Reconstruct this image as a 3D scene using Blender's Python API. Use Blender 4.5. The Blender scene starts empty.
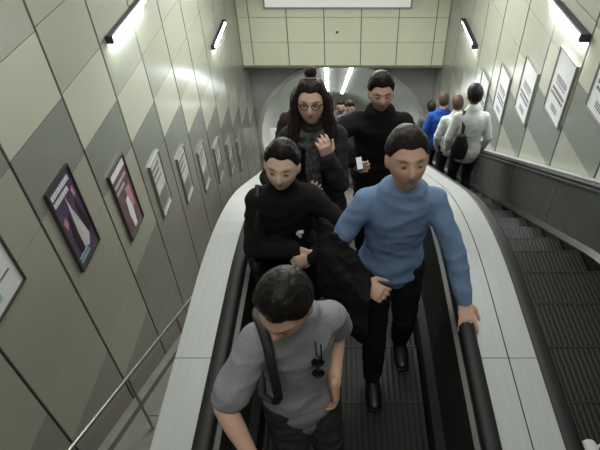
import bpy, bmesh, math, random
from mathutils import Vector, Matrix, noise
random.seed(7)
PI = math.pi
C = bpy.context.scene.collection
V = Vector
CAMZ = 2.95

# ------------------------------------------------------------------ materials
MATS = {}
def mat(name, col, rough=0.6, metal=0.0, noise_amt=0.0, noise_scale=8.0, bump=0.0, bump_scale=40.0,
        spec=0.5, emit=None, estr=0.0, stretch=None):
    if name in MATS: return MATS[name]
    m = bpy.data.materials.new(name); m.use_nodes = True
    nt = m.node_tree; b = nt.nodes['Principled BSDF']
    b.inputs['Base Color'].default_value = (*col, 1)
    b.inputs['Roughness'].default_value = rough
    b.inputs['Metallic'].default_value = metal
    b.inputs['Specular IOR Level'].default_value = spec
    tc = nt.nodes.new('ShaderNodeTexCoord'); mp = nt.nodes.new('ShaderNodeMapping')
    nt.links.new(tc.outputs['Object'], mp.inputs['Vector'])
    if stretch: mp.inputs['Scale'].default_value = stretch
    if noise_amt > 0:
        n = nt.nodes.new('ShaderNodeTexNoise'); n.inputs['Scale'].default_value = noise_scale
        n.inputs['Detail'].default_value = 4
        nt.links.new(mp.outputs['Vector'], n.inputs['Vector'])
        r = nt.nodes.new('ShaderNodeValToRGB')
        r.color_ramp.elements[0].position = 0.3; r.color_ramp.elements[1].position = 0.7
        r.color_ramp.elements[0].color = (*[c*(1-noise_amt) for c in col], 1)
        r.color_ramp.elements[1].color = (*[min(1, c*(1+noise_amt)) for c in col], 1)
        nt.links.new(n.outputs['Fac'], r.inputs['Fac'])
        nt.links.new(r.outputs['Color'], b.inputs['Base Color'])
    if bump > 0:
        n2 = nt.nodes.new('ShaderNodeTexNoise'); n2.inputs['Scale'].default_value = bump_scale
        nt.links.new(mp.outputs['Vector'], n2.inputs['Vector'])
        bp = nt.nodes.new('ShaderNodeBump'); bp.inputs['Strength'].default_value = bump
        bp.inputs['Distance'].default_value = 0.01
        nt.links.new(n2.outputs['Fac'], bp.inputs['Height'])
        nt.links.new(bp.outputs['Normal'], b.inputs['Normal'])
    if emit:
        b.inputs['Emission Color'].default_value = (*emit, 1)
        b.inputs['Emission Strength'].default_value = estr
    MATS[name] = m
    return m

def S(r, g, b):   # sRGB 0-255 -> linear
    f = lambda c: (c/255/12.92) if c/255 <= 0.04045 else ((c/255+0.055)/1.055)**2.4
    return (f(r), f(g), f(b))

panel_light = mat('cream_enamel_panel', S(182, 184, 168), 0.18, 0, 0.05, 0.7, 0.02, 3)
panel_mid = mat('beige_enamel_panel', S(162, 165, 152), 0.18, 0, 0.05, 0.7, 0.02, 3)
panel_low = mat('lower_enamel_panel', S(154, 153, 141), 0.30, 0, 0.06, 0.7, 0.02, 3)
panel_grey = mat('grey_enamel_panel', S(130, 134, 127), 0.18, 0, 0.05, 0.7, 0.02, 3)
panel_shaded = mat('shaded_enamel_panel', S(132, 130, 121), 0.35, 0, 0.06, 0.7, 0.02, 3)  # same wall panels, with fading light painted in as a darker tone
bulk_mat = mat('bulkhead_enamel', S(224, 226, 200), 0.35, 0, 0.03, 0.8)
groove = mat('panel_joint', S(70, 72, 66), 0.7)
concrete = mat('grey_concrete', S(120, 120, 112), 0.75, 0, 0.12, 2.5, 0.2, 25)
endwall = mat('grey_end_wall', S(165, 167, 163), 0.6, 0, 0.06, 1.0)
vaultm = mat('vault_lining', S(186, 188, 178), 0.5, 0, 0.06, 1.5)
floorm = mat('landing_floor', S(110, 110, 104), 0.5, 0, 0.15, 5)
alu = mat('brushed_aluminium', S(172, 176, 176), 0.42, 0.25, 0.05, 6, 0.03, 60, stretch=(12, 0.6, 1))
alu_dk = mat('dark_anodised_trim', S(84, 86, 84), 0.5, 0.5)
seam = mat('deck_seam', S(58, 60, 58), 0.6)
rubber = mat('black_rubber', S(12, 12, 15), 0.55, 0, 0.1, 30)
balus = mat('dark_balustrade_steel', S(58, 60, 57), 0.36, 0.4, 0.12, 2.5, stretch=(1, 1, 3))
skirtm = mat('black_skirt', S(22, 22, 22), 0.4, 0.4)
balus_l = mat('grey_balustrade_steel', S(86, 89, 86), 0.4, 0.3, 0.12, 2.5, stretch=(1, 1, 3))
clad = mat('escalator_cladding', S(70, 72, 68), 0.55, 0.1, 0.1, 3)
steel = mat('rail_steel', S(150, 150, 142), 0.35, 0.8)
housing = mat('fixture_housing', S(48, 46, 60), 0.5)
tube_em = mat('fluorescent_tube', (1, 1, 1), 0.4, emit=(0.93, 0.96, 1.0), estr=80)
white_em = mat('lit_sign_face', S(220, 222, 215), 0.5, emit=(0.93, 0.96, 0.9), estr=0.25)

def step_material():
    m = bpy.data.materials.new('grooved_step'); m.use_nodes = True
    nt = m.node_tree; b = nt.nodes['Principled BSDF']
    tc = nt.nodes.new('ShaderNodeTexCoord')
    w = nt.nodes.new('ShaderNodeTexWave'); w.wave_type = 'BANDS'; w.bands_direction = 'X'
    w.inputs['Scale'].default_value = 9.0; w.inputs['Distortion'].default_value = 0
    nt.links.new(tc.outputs['Object'], w.inputs['Vector'])
    r = nt.nodes.new('ShaderNodeValToRGB')
    r.color_ramp.elements[0].color = (*S(26, 24, 24), 1); r.color_ramp.elements[1].color = (*S(42, 40, 39), 1)
    nt.links.new(w.outputs['Fac'], r.inputs['Fac']); nt.links.new(r.outputs['Color'], b.inputs['Base Color'])
    b.inputs['Roughness'].default_value = 0.5; b.inputs['Metallic'].default_value = 0.3
    bp = nt.nodes.new('ShaderNodeBump'); bp.inputs['Strength'].default_value = 0.3; bp.inputs['Distance'].default_value = 0.008
    nt.links.new(w.outputs['Fac'], bp.inputs['Height']); nt.links.new(bp.outputs['Normal'], b.inputs['Normal'])
    return m
stepm = step_material()
stepedge = mat('step_edge', S(44, 43, 42), 0.5, 0.4)

# ------------------------------------------------------------------ mesh helpers
def box(bm, x0, x1, y0, y1, z0, z1, mi=0):
    vs = [bm.verts.new(p) for p in ((x0,y0,z0),(x1,y0,z0),(x1,y1,z0),(x0,y1,z0),(x0,y0,z1),(x1,y0,z1),(x1,y1,z1),(x0,y1,z1))]
    for f in ((3,2,1,0),(4,5,6,7),(0,1,5,4),(1,2,6,5),(2,3,7,6),(3,0,4,7)):
        fc = bm.faces.new([vs[i] for i in f]); fc.material_index = mi
    return vs

def link(name, bm, mats, parent=None, loc=(0,0,0), smooth=False, bevel=0):
    me = bpy.data.meshes.new(name)
    bmesh.ops.recalc_face_normals(bm, faces=bm.faces)
    bm.to_mesh(me); bm.free()
    if not isinstance(mats, (list, tuple)): mats = [mats]
    for m in mats: me.materials.append(m)
    if smooth:
        for p in me.polygons: p.use_smooth = True
    o = bpy.data.objects.new(name, me); C.objects.link(o); o.location = loc
    if parent: o.parent = parent
    if bevel:
        md = o.modifiers.new('bevel', 'BEVEL'); md.width = bevel; md.segments = 2; md.limit_method = 'ANGLE'
    return o

def tag(o, label=None, cat=None, group=None, kind=None):
    if label: o['label'] = label
    if cat: o['category'] = cat
    if group: o['group'] = group
    if kind: o['kind'] = kind
    return o

def empty(name, loc, label=None, cat=None, group=None):
    o = bpy.data.objects.new(name, None); C.objects.link(o); o.location = loc
    o.empty_display_size = 0.1
    return tag(o, label, cat, group)

def frames(pts):
    out = []
    for i in range(len(pts)):
        a = pts[max(0, i-1)]; b = pts[min(len(pts)-1, i+1)]
        t = (b-a)
        out.append(t.normalized() if t.length > 1e-9 else V((0,0,1)))
    return out

def tube(bm, pts, rad, side=None, segs=16, caps=True, mi=0):
    """closed tube through pts; rad = number or (a,b) per point; a along side vector"""
    pts = [V(p) for p in pts]
    rad = [(r, r) if not isinstance(r, (tuple, list)) else r for r in rad]
    T = frames(pts)
    if caps:
        def cap(p, t, r, sgn):
            o = []
            m = min(r)
            for ang in (80, 60, 35):
                a = math.radians(ang)
                o.append((p + t*sgn*m*math.sin(a), (r[0]*math.cos(a), r[1]*math.cos(a)), t))
            return o
        st = cap(pts[0], T[0], rad[0], -1)
        en = cap(pts[-1], T[-1], rad[-1], 1)[::-1]
        seq = st + list(zip(pts, rad, T)) + en
    else:
        seq = list(zip(pts, rad, T))
    s = V(side) if side is not None else None
    if s is None:
        s = V((1,0,0)) if abs(T[0].x) < 0.8 else V((0,1,0))
    rings = []
    for p, r, t in seq:
        u = s - t*s.dot(t)
        if u.length < 1e-4: u = V((0,1,0)) - t*t.y
        u.normalize(); w = t.cross(u)
        if side is None: s = u
        rings.append([bm.verts.new(p + u*(r[0]*math.cos(2*PI*k/segs)) + w*(r[1]*math.sin(2*PI*k/segs))) for k in range(segs)])
    for a, b in zip(rings, rings[1:]):
        for k in range(segs):
            f = bm.faces.new((a[k], a[(k+1)%segs], b[(k+1)%segs], b[k])); f.material_index = mi
    f = bm.faces.new(rings[0][::-1]); f.material_index = mi
    f = bm.faces.new(rings[-1]); f.material_index = mi

def ellipsoid(bm, c, r, M=None, nu=16, nv=10):
    c = V(c); M = M or Matrix.Identity(3)
    rings = []
    top = bm.verts.new(c + M @ V((0,0,r[2]))); bot = bm.verts.new(c + M @ V((0,0,-r[2])))
    for j in range(1, nv):
        th = PI*j/nv
        rings.append([bm.verts.new(c + M @ V((r[0]*math.sin(th)*math.cos(2*PI*i/nu), r[1]*math.sin(th)*math.sin(2*PI*i/nu), r[2]*math.cos(th)))) for i in range(nu)])
    for i in range(nu):
        bm.faces.new((top, rings[0][i], rings[0][(i+1)%nu])); bm.faces.new((bot, rings[-1][(i+1)%nu], rings[-1][i]))
    for a, b in zip(rings, rings[1:]):
        for i in range(nu): bm.faces.new((a[i], b[i], b[(i+1)%nu], a[(i+1)%nu]))

def bake(name, bm, m, parent, voxel=0.008, smooth_it=3, origin=V((0,0,0)), wr=0.0, wscale=9.0, colfn=None, cut=None):
    """fuse the overlapping closed pieces of bm into one continuous smooth surface"""
    bmesh.ops.recalc_face_normals(bm, faces=bm.faces)
    me = bpy.data.meshes.new(name); bm.to_mesh(me); bm.free()
    o = bpy.data.objects.new(name, me); C.objects.link(o)
    r = o.modifiers.new('r', 'REMESH'); r.mode = 'VOXEL'; r.voxel_size = voxel; r.use_smooth_shade = True
    if smooth_it:
        s = o.modifiers.new('s', 'SMOOTH'); s.factor = 0.5; s.iterations = smooth_it
    dg = bpy.context.evaluated_depsgraph_get(); dg.update()
    me2 = bpy.data.meshes.new_from_object(o.evaluated_get(dg)); me2.name = name
    o.modifiers.clear(); o.data = me2; bpy.data.meshes.remove(me)
    me2.materials.clear(); me2.materials.append(m)
    if wr > 0:
        nn = [v.normal.copy() for v in me2.vertices]
        for v, n in zip(me2.vertices, nn):
            p = v.co
            q = V((p.x*wscale, p.y*wscale, p.z*wscale*1.7))
            d = 1-abs(noise.noise(q)*2.2)
            d2 = noise.noise(q*2.3)
            v.co = p + n*(wr*(d-0.55) + wr*0.4*d2)
    if colfn:
        ca = me2.color_attributes.new('Col', 'FLOAT_COLOR', 'POINT')
        for i, v in enumerate(me2.vertices): ca.data[i].color = (*colfn(v.co), 1)
    for v in me2.vertices: v.co -= origin
    for p in me2.polygons: p.use_smooth = True
    if parent is not None: o.parent = parent
    else: o.location = origin
    return o

# ------------------------------------------------------------------ place geometry
SL = math.tan(math.radians(30))
Y0, T0 = 2.5, 0.7
def zf(y):
    if y <= Y0-T0: return 0.0
    if y >= Y0+T0: return -SL*(y-Y0)
    return -SL*(y-(Y0-T0))**2/(4*T0)
YB = 12.35        # bulkhead
YE = 13.2         # end wall with the round tunnel mouth
YFAR = 27.0
WL, WR = -2.5, 2.55

def sweep(bm, sec, y0, y1, mi=0, closed=True):
    ys = [y0]
    y = y0
    while y < y1-1e-6:
        y = min(y1, y + (0.15 if Y0-T0-.8 < y < Y0+T0+.1 else .6)); ys.append(y)
    rings = [[bm.verts.new((x, yy, zf(yy)+z)) for x, z in sec] for yy in ys]
    n = len(sec)
    for a, b in zip(rings, rings[1:]):
        for k in range(n if closed else n-1):
            f = bm.faces.new((a[k], a[(k+1)%n], b[(k+1)%n], b[k])); f.material_index = mi
    if closed:
        bm.faces.new(rings[0][::-1]).material_index = mi; bm.faces.new(rings[-1]).material_index = mi

# --- walls made of stepped enamel panels
def wall(name, x, sgn, shift):
    bm = bmesh.new()
    # backing, seen only in the joints
    box(bm, min(x, x-sgn*0.12), max(x, x-sgn*0.12), -4.0, YE, -13, 6.6, 4)
    P = 1.0; g = 0.010; R = 0.6
    k0 = -8
    for k in range(k0, 10):
        ya, yb = 4.17+k-1, 4.17+k
        if ya > YE: break
        ya = max(ya, -4.0); yb = min(yb, YE)
        if yb-ya < .02: continue
        top = 0.67 + shift - SL*k
        r = -12
        for r in range(-9, 14):
            z1 = top + r*R; z0 = z1 - R
            ceil_z = 6.35 - (SL*max(0, ya) if ya > 0 else 0)
            if z0 > ceil_z: break
            if z1 < -12: continue
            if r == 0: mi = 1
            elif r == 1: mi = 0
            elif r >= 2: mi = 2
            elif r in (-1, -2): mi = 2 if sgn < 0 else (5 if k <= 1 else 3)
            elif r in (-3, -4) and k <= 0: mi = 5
            else: mi = 3  # far left columns and lowest rows: shade put into the panel colour
            # panels wide: rows -1/-2 run as one tall sheet with a hairline joint
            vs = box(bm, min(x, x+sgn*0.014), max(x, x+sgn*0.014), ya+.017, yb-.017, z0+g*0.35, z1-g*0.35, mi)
    o = link(name, bm, [panel_light, panel_grey, panel_mid, panel_shaded, groove, panel_low])
    return tag(o, kind='structure')
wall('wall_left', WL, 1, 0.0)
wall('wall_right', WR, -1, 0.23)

# --- bulkhead above the lower opening
bm = bmesh.new()
zb = CAMZ - 5.87
box(bm, WL, WR, YB+0.02, YB+0.25, zb+0.01, 0.2, 1)
X = -0.43-0.89*3
while X < WR:
    xa, xb = max(X, WL+.014), min(X+0.89, WR-.014)
    if xb-xa > .05:
        for r in range(6):
            box(bm, xa+.010, xb-.010, YB, YB+0.03, zb+r*0.6+.006, zb+(r+1)*0.6-.006, 0)
    X += 0.89
tag(link('wall_far', bm, [bulk_mat, groove]), kind='structure')
bm = bmesh.new(); box(bm, WL, WR, YB-0.02, YB+0.25, zb-0.05, zb+0.005)
tag(link('trim_1', bm, concrete), kind='structure')

# --- end wall with a round tunnel mouth and the vault behind
def vault():
    cz = CAMZ - 8.6; R = 2.44; N = 48
    bm = bmesh.new()
    inner = []; outer = []
    for i in range(N):
        a = 2*PI*i/N
        inner.append(bm.verts.new((R*math.cos(a), YE, cz+R*math.sin(a))))
    # rectangular outer ring matched by angle
    for i in range(N):
        a = 2*PI*i/N; c, s = math.cos(a), math.sin(a)
        t = 1e9
        if c > 1e-6: t = min(t, (WR)/c)
        if c < -1e-6: t = min(t, WL/c)
        if s > 1e-6: t = min(t, 2.7/s)
        if s < -1e-6: t = min(t, -3.6/s)
        outer.append(bm.verts.new((t*c, YE, cz+t*s)))
    for i in range(N):
        bm.faces.new((inner[i], inner[(i+1)%N], outer[(i+1)%N], outer[i]))
    tag(link('wall_end', bm, endwall), kind='structure')
    bm = bmesh.new()
    # tunnel tube running on down the slope, bearing slightly to the left
    prev = None
    for j in range(0, 12):
        d = j*1.2
        ox = -0.030*d; oz = -math.tan(math.radians(32))*d
        ring = [bm.verts.new((ox+R*math.cos(2*PI*i/N), YE+d, cz+oz+R*math.sin(2*PI*i/N))) for i in range(N)]
        if prev:
            for i in range(N): bm.faces.new((prev[i], prev[(i+1)%N], ring[(i+1)%N], ring[i]))
        prev = ring
    bm.faces.new(prev)
    tag(link('tunnel_vault', bm, vaultm, smooth=True), kind='structure')
    bm = bmesh.new()
    n = 32
    for i in range(n):    # projecting white collar round the mouth
        a0, a1 = 2*PI*i/n, 2*PI*(i+1)/n
        vs = []
        for a in (a0, a1):
            for rr, yy in ((R-.05, YE-.05), (R+.07, YE-.05), (R+.07, YE+.05), (R-.05, YE+.05)):
                vs.append(bm.verts.new((rr*math.cos(a), yy, cz+rr*math.sin(a))))
        for q in range(4):
            bm.faces.new((vs[q], vs[(q+1)%4], vs[4+(q+1)%4], vs[4+q]))
    bmesh.ops.remove_doubles(bm, verts=bm.verts, dist=0.001)
    tag(link('trim_2', bm, vaultm), kind='structure')
    # two rows of strip lights on the crown of the tunnel
    for row, ang in ((0, 100), (1, 83)):
        for j in range(14):
            d = 0.2+j*.72; a = math.radians(ang)
            rr = R-.06
            t = empty('strip_light', (-0.030*d + rr*math.cos(a), YE+d, cz-0.625*d+rr*math.sin(a)),
                      'short bright strip light in the %s row on the crown of the far round tunnel' % ('left' if row == 0 else 'right'),
                      'light', 'strip lights in the far tunnel, %s row' % ('left' if row == 0 else 'right'))
            b2 = bmesh.new(); box(b2, -.05, .05, -.24, .24, -.02, .02)
            for v in b2.verts: v.co.z -= v.co.y*0.625
            link('diffuser', b2, tunnel_em, t)
            b2 = bmesh.new(); box(b2, -.06, .06, -.27, .27, .02, .05)
            for v in b2.verts: v.co.z -= v.co.y*0.625
            link('housing', b2, vaultm, t)
tunnel_em = mat('tunnel_tube', (1,1,1), 0.4, emit=(0.9, 0.95, 1.0), estr=18)
vault()

# glowing boards at the tunnel floor; left one added for a bright patch
for sx, lab, yy in ((-2.02, 'glowing board added for the bright patch low on the left side of the far round tunnel', YE+.55), (2.345, 'small white board low on the right of the far round tunnel', YE+.7)):
    cz = CAMZ-8.25
    t = empty('bright_patch_board', (sx, yy, cz-.6 - .58*(yy-YE)), lab, 'board')
    bm = bmesh.new(); bw = .19 if sx < 0 else .09; box(bm, -bw, bw, -.02, .02, 0, .60)
    link('board_face', bm, white_em, t, bevel=.005)
    bm = bmesh.new()
    bm.free()
    for x in (-.07, .07):
        bm = bmesh.new(); box(bm, x-.015, x+.015, -.01, .01, -.62, 0); link('post', bm, steel, t)

# --- ceiling, back wall, landing
bm = bmesh.new()
sec = [(-4.0, 6.3), (0.0, 6.3), (YB+.3, 6.3-SL*(YB+.3))]
for a, b in zip(sec, sec[1:]):
    vs = [bm.verts.new(p) for p in ((WL-.1, a[0], a[1]), (WR+.1, a[0], a[1]), (WR+.1, b[0], b[1]), (WL-.1, b[0], b[1]),
          (WL-.1, a[0], a[1]+.2), (WR+.1, a[0], a[1]+.2), (WR+.1, b[0], b[1]+.2), (WL-.1, b[0], b[1]+.2))]
    for f in ((3,2,1,0),(4,5,6,7),(0,1,5,4),(1,2,6,5),(2,3,7,6),(3,0,4,7)): bm.faces.new([vs[i] for i in f])
tag(link('ceiling', bm, mat('ceiling_paint', S(190, 192, 178), 0.7, 0, .04, 2)), kind='structure')
bm = bmesh.new(); box(bm, WL-.1, WR+.1, -4.2, -4.0, -1, 6.5)
tag(link('wall_back', bm, panel_light), kind='structure')
bm = bmesh.new(); box(bm, WL, WR, -4.0, -1.8, -.12, -.002); box(bm, -.80, WR, -1.8, 0.78, -.12, -.002)
tag(link('floor', bm, floorm), kind='structure')
bm = bmesh.new(); box(bm, WL, WR, YB+.4, YE+.5, -14, CAMZ-5.6-6.3)
tag(link('floor_lower', bm, floorm), kind='structure')

# sloping concrete ledge between left wall and escalator
def zr(y): return -2.59 + SL*(2.68-y)
bm = bmesh.new()
vs = []
for y in (-1.8, YE):
    for x, dz in ((WL, -.3), (WL, .10), (WL+.12, .10), (WL+.12, .0), (-.98, .0), (-.98, .06), (-.80, .06), (-.80, -.3)):
        vs.append(bm.verts.new((x, y, zr(y)+dz)))
for k in range(8): bm.faces.new((vs[k], vs[(k+1)%8], vs[8+(k+1)%8], vs[8+k]))
bm.faces.new(vs[:8][::-1]); bm.faces.new(vs[8:])
tag(link('trim_3', bm, concrete), kind='structure')

# tubular handrail on posts along the left wall
hr = empty('wall_handrail', (-2.1, 0, 0), 'thin steel handrail on slanting posts running down the ledge by the left wall', 'handrail')
bm = bmesh.new()
def zrail(y): return CAMZ-4.53 + SL*(2.73-y)
tube(bm, [(0, y, zrail(y)) for y in (-1.5, 2, 6, 12.9)], [.022]*4, segs=10)
link('rail', bm, steel, hr, smooth=True)
y = 0.07
while y < 12.5:
    p = empty('tmp', (0,0,0)) if False else None
    bm = bmesh.new(); tube(bm, [(0, y, zrail(y)), (0, y, zr(y)+.012)], [.015, .015], segs=8)
    po = link('post', bm, steel, hr, smooth=True)
    bm = bmesh.new(); tube(bm, [(0, y, zr(y)+.004), (0, y, zr(y)+.02)], [.05, .05], segs=14, caps=False)
    link('foot_plate', bm, steel, po); bm = bmesh.new()
    tube(bm, [(0, y, zr(y)+.30), (.18, y, zr(y)+.30)], [.012, .012], segs=8)
    link('foot_bracket', bm, steel, po)
    y += 1.33

# crumpled scrap on the ledge
bm = bmesh.new(); ellipsoid(bm, (0,0,0.02), (.045,.07,.025), nu=10, nv=6)
for v in bm.verts: v.co += V((noise.noise(v.co*40)*.02, noise.noise(v.co*33+V((3,1,2)))*.02, abs(noise.noise(v.co*50))*.015))
o = link('paper_scrap', bm, mat('paper', S(205,205,195), .8)); o.location = (-1.97, 2.75, zr(2.75)-.005); o.rotation_euler = (-math.radians(30),0,.4)
tag(o, 'small pale crumpled scrap lying on the sloping ledge beside a handrail post', 'litter')

# ------------------------------------------------------------------ escalators
def escalator(cx, half, label, hh=0.0, di=0.0):
    E = empty('escalator', (cx, 0, 0), label, 'escalator')
    YS, YT = -0.6, YE+6.0
    sw = half-0.105
    for s in (-1, 1):
        xh = s*half
        # handrail: flattened black rubber loop with a newel at the top landing
        bm = bmesh.new()
        pts = [(xh, -0.55+ -0.36*math.sin(a), 0.52-hh+0.36*math.cos(a)) for a in [PI*k/8 for k in range(8, 0, -1)]]
        yy = -0.55
        while yy < YT:
            pts.append((xh, yy, zf(yy)+.88-hh)); yy += (.15 if 1.6 < yy < 3.3 else .5)
        tube(bm, pts, [(.038, .020) if hh == 0 else (.052, .030)]*len(pts), side=(1,0,0), segs=14)
        link('handrail', bm, rubber, E, smooth=True)
        # balustrade panels with joints
        ys = [YS] + [0.6+1.15*k for k in range(17)]
        ys = [y for y in ys if y < YT]
        for a, b in zip(ys, ys[1:]):
            bm = bmesh.new()
            xi = xh - s*.055; xo = xh + s*.02
            x0, x1 = min(xi, xo), max(xi, xo)
            sweep(bm, [(x0, .20-di), (x1, .20-di), (x1, .845-hh), (x0, .845-hh)], a+.004, b-.004)
            link('balustrade_panel', bm, balus_l if hh > 0 and s > 0 else balus, E)
        bm = bmesh.new()    # newel board
        tube(bm, [(xh-.03, -.55, .5-hh), (xh+.03, -.55, .5-hh)], [.33, .33], segs=28, caps=False)
        link('newel', bm, balus, E)
        bm = bmesh.new()    # bright bead under the handrail
        sweep(bm, [(xh-s*.066, .835-hh), (xh-s*.044, .835-hh), (xh-s*.044, .862-hh), (xh-s*.066, .858-hh)], YS, YT)
        link('trim_bead', bm, alu_dk, E)
        bm = bmesh.new()    # inner decking and skirt
        a, b = xh-s*.045, xh-s*.098
        sweep(bm, [(a, .23-di), (b, .17-di), (b, .15-di), (a, .15-di)], YS, YT)
        link('inner_deck', bm, alu_dk if hh == 0 else balus, E)
        bm = bmesh.new()
        a, b = xh-s*.06, xh-s*.098
        sweep(bm, [(min(a,b), -.25), (max(a,b), -.25), (max(a,b), .152-di), (min(a,b), .152-di)], YS+.3, YT)
        link('skirt', bm, skirtm, E)
    # comb plate
    bm = bmesh.new(); box(bm, -sw, sw, -.9, .80, -.06, .004)
    for k in range(24):
        x = -sw+.03+(2*sw-.06)*k/23
        box(bm, x-.006, x+.006, .80, .86, -.01, .004)
    link('comb_plate', bm, alu_dk, E)
    # steps, each one its own part
    me = None
    k = 0; y = 0.82
    while y < YE+4:
        if me is None:
            bm = bmesh.new()
            box(bm, -sw+.003, sw-.003, 0, .398, -.05, 0, 0)
            # curved riser hanging from the front (upper) edge down towards the next step
            prev = None
            for j in range(6):
                a = j/5
                yy = .398-.02*math.sin(a*PI/2); zz = -.05-.25*a
                row = [bm.verts.new((x, yy, zz)) for x in (-sw+.003, sw-.003)]
                if prev: bm.faces.new((prev[0], prev[1], row[1], row[0]))
                prev = row
            box(bm, -sw+.003, sw-.003, .385, .400, -.03, .003, 1)
            o = link('step', bm, [stepm, stepedge], E); me = o.data
        else:
            o = bpy.data.objects.new('step', me); C.objects.link(o); o.parent = E
        o.location = (0, y, stepz(y+.2)); y += .4
    # deck sheets outside the handrails
    return E
def stepz(y):
    k = math.floor((y-.82)/.4); yc = .82+.4*k+.2
    return zf(yc)
escalator(0.02, 0.585, 'left escalator carrying the oncoming crowd up between narrow and wide pale decks')
escalator(1.58, 0.61, 'right escalator going down beside the right wall with dark panels', .11, .05)

def decking(label, xs, name='escalator_decking', z0=.80, drop=0.0, cladding=None, off=0.0, yend=YE+6):
    """xs: list of strip edges"""
    D = empty(name, (0, 0, 0), label, 'decking')
    edges = [-0.8]
    y = 1.38 + off
    while y < YE-.4:
        edges.append(y); y += 2.4
    edges.append(yend)
    n = 0
    for a, b in zip(edges, edges[1:]):
        for x0, x1 in zip(xs, xs[1:]):
            bm = bmesh.new()
            sweep(bm, [(x0+.003, z0), (x1-.003, z0), (x1-.003, z0+.035), (x0+.003, z0+.035)], a+.002, b-.002)
            link('deck_plate', bm, alu, D)
    bm = bmesh.new()
    sweep(bm, [(xs[0]+.01, z0-.03), (xs[-1]-.01, z0-.03), (xs[-1]-.01, z0), (xs[0]+.01, z0)], -.8, yend)
    link('deck_tray', bm, seam, D)
    if cladding is not None:
        bm = bmesh.new()
        ys = [-1.75, 0, 1.2, 1.8, 2.1, 2.4, 2.7, 3.0, 3.3, 6, 9, YE-.08]
        r = []
        for y in ys:
            zb_ = min(zr(y)+.05, zf(y)+.5)
            r.append([bm.verts.new((cladding-.0, y, zf(y)+z0-.01)), bm.verts.new((cladding+.03, y, zf(y)+z0-.01)),
                      bm.verts.new((cladding+.03, y, zb_)), bm.verts.new((cladding, y, zb_))])
        for p, q in zip(r, r[1:]):
            for k in range(4): bm.faces.new((p[k], p[(k+1)%4], q[(k+1)%4], q[k]))
        link('side_cladding', bm, clad, D)
    return D
decking('narrow pale metal decking along the left edge of the left escalator', [-.79, -.615], cladding=-.785, yend=YE-.07)
decking('wide pale metal decking with a centre seam between the two escalators', [.655, .785, .92], off=.0)
decking('grey metal decking between the right escalator and the right wall', [2.24, 2.535], off=.6, z0=.70, yend=YE-.07)

# ------------------------------------------------------------------ wall lights
def wall_light(x, sgn, y, z, L, label):
    t = empty('wall_light', (x, y, z), label, 'light')
    bm = bmesh.new(); sx = sgn
    box(bm, min(0, sx*.085), max(0, sx*.06), 0, L, -.0, .035)
    link('housing', bm, housing, t, bevel=.01)
    for yy in (0.0, L-.03):
        bm = bmesh.new(); box(bm, min(0, sx*.11), max(0, sx*.075), yy-.02, yy+.03, -.045, .04)
        link('end_cap', bm, housing, t, bevel=.008)
    bm = bmesh.new(); tube(bm, [(sx*.045, .06, -.022), (sx*.045, L-.06, -.022)], [.028, .028], segs=12)
    link('fluorescent_tube', bm, tube_em, t, smooth=True)
LZ = [(1.15, 3.05), (5.30, 0.70), (9.5, -1.22)]
for y, z in LZ[0:]:
    nm = {5.30: 'nearer', 9.5: 'farther', 1.15: 'nearest, overhead'}[y]
    if y < 2: continue
    wall_light(WL+.014, 1, y+.05, z, 1.28, '%s of the two slim fluorescent lights high on the left wall' % nm)
    wall_light(WR-.014, -1, y-.1, z+.08, 1.28, '%s of the two slim fluorescent lights high on the right wall' % nm)

# lit sign box above on the bulkhead
t = empty('sign_box', (-.10, YB-.08, CAMZ-4.44), 'white rectangular sign box high on the far panelled bulkhead', 'sign')
bm = bmesh.new(); box(bm, -1.72, 1.72, -.02, .08, 0, .7); link('casing', bm, mat('sign_casing', S(150,155,150), .4, .3), t, bevel=.01)
bm = bmesh.new(); box(bm, -1.68, 1.68, -.03, -.018, .05, .66); link('sign_face', bm, white_em, t)

# small dark fixing dot on bulkhead
bm = bmesh.new(); tube(bm, [(0,0,0),(0,-.03,0)], [.03,.025], segs=12); o = link('sensor', bm, housing, smooth=True)
o.location = (-.12, YB, CAMZ-5.02); tag(o, 'tiny dark round sensor on the far panelled bulkhead', 'sensor')

# ------------------------------------------------------------------ posters
frame_m = mat('poster_frame', S(78, 80, 76), .4, .5)
frame_l = mat('poster_frame_light', S(150, 152, 146), .4, .5)
purple = mat('poster_purple', S(84, 70, 94), .35, 0, .15, 6)
pwhite = mat('poster_white', S(214, 216, 218), .35)
pgreyw = mat('poster_grey', S(186, 186, 184), .35, 0, .12, 7)
pink = mat('poster_pink', S(180, 130, 140), .4)
pdark = mat('poster_dark', S(48, 42, 48), .4)
pmauve = mat('poster_mauve', S(112, 88, 92), .4, 0, .25, 9)
ink = mat('poster_ink', S(105, 108, 112), .5)
teal = mat('poster_teal', S(150, 185, 190), .4)

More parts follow.
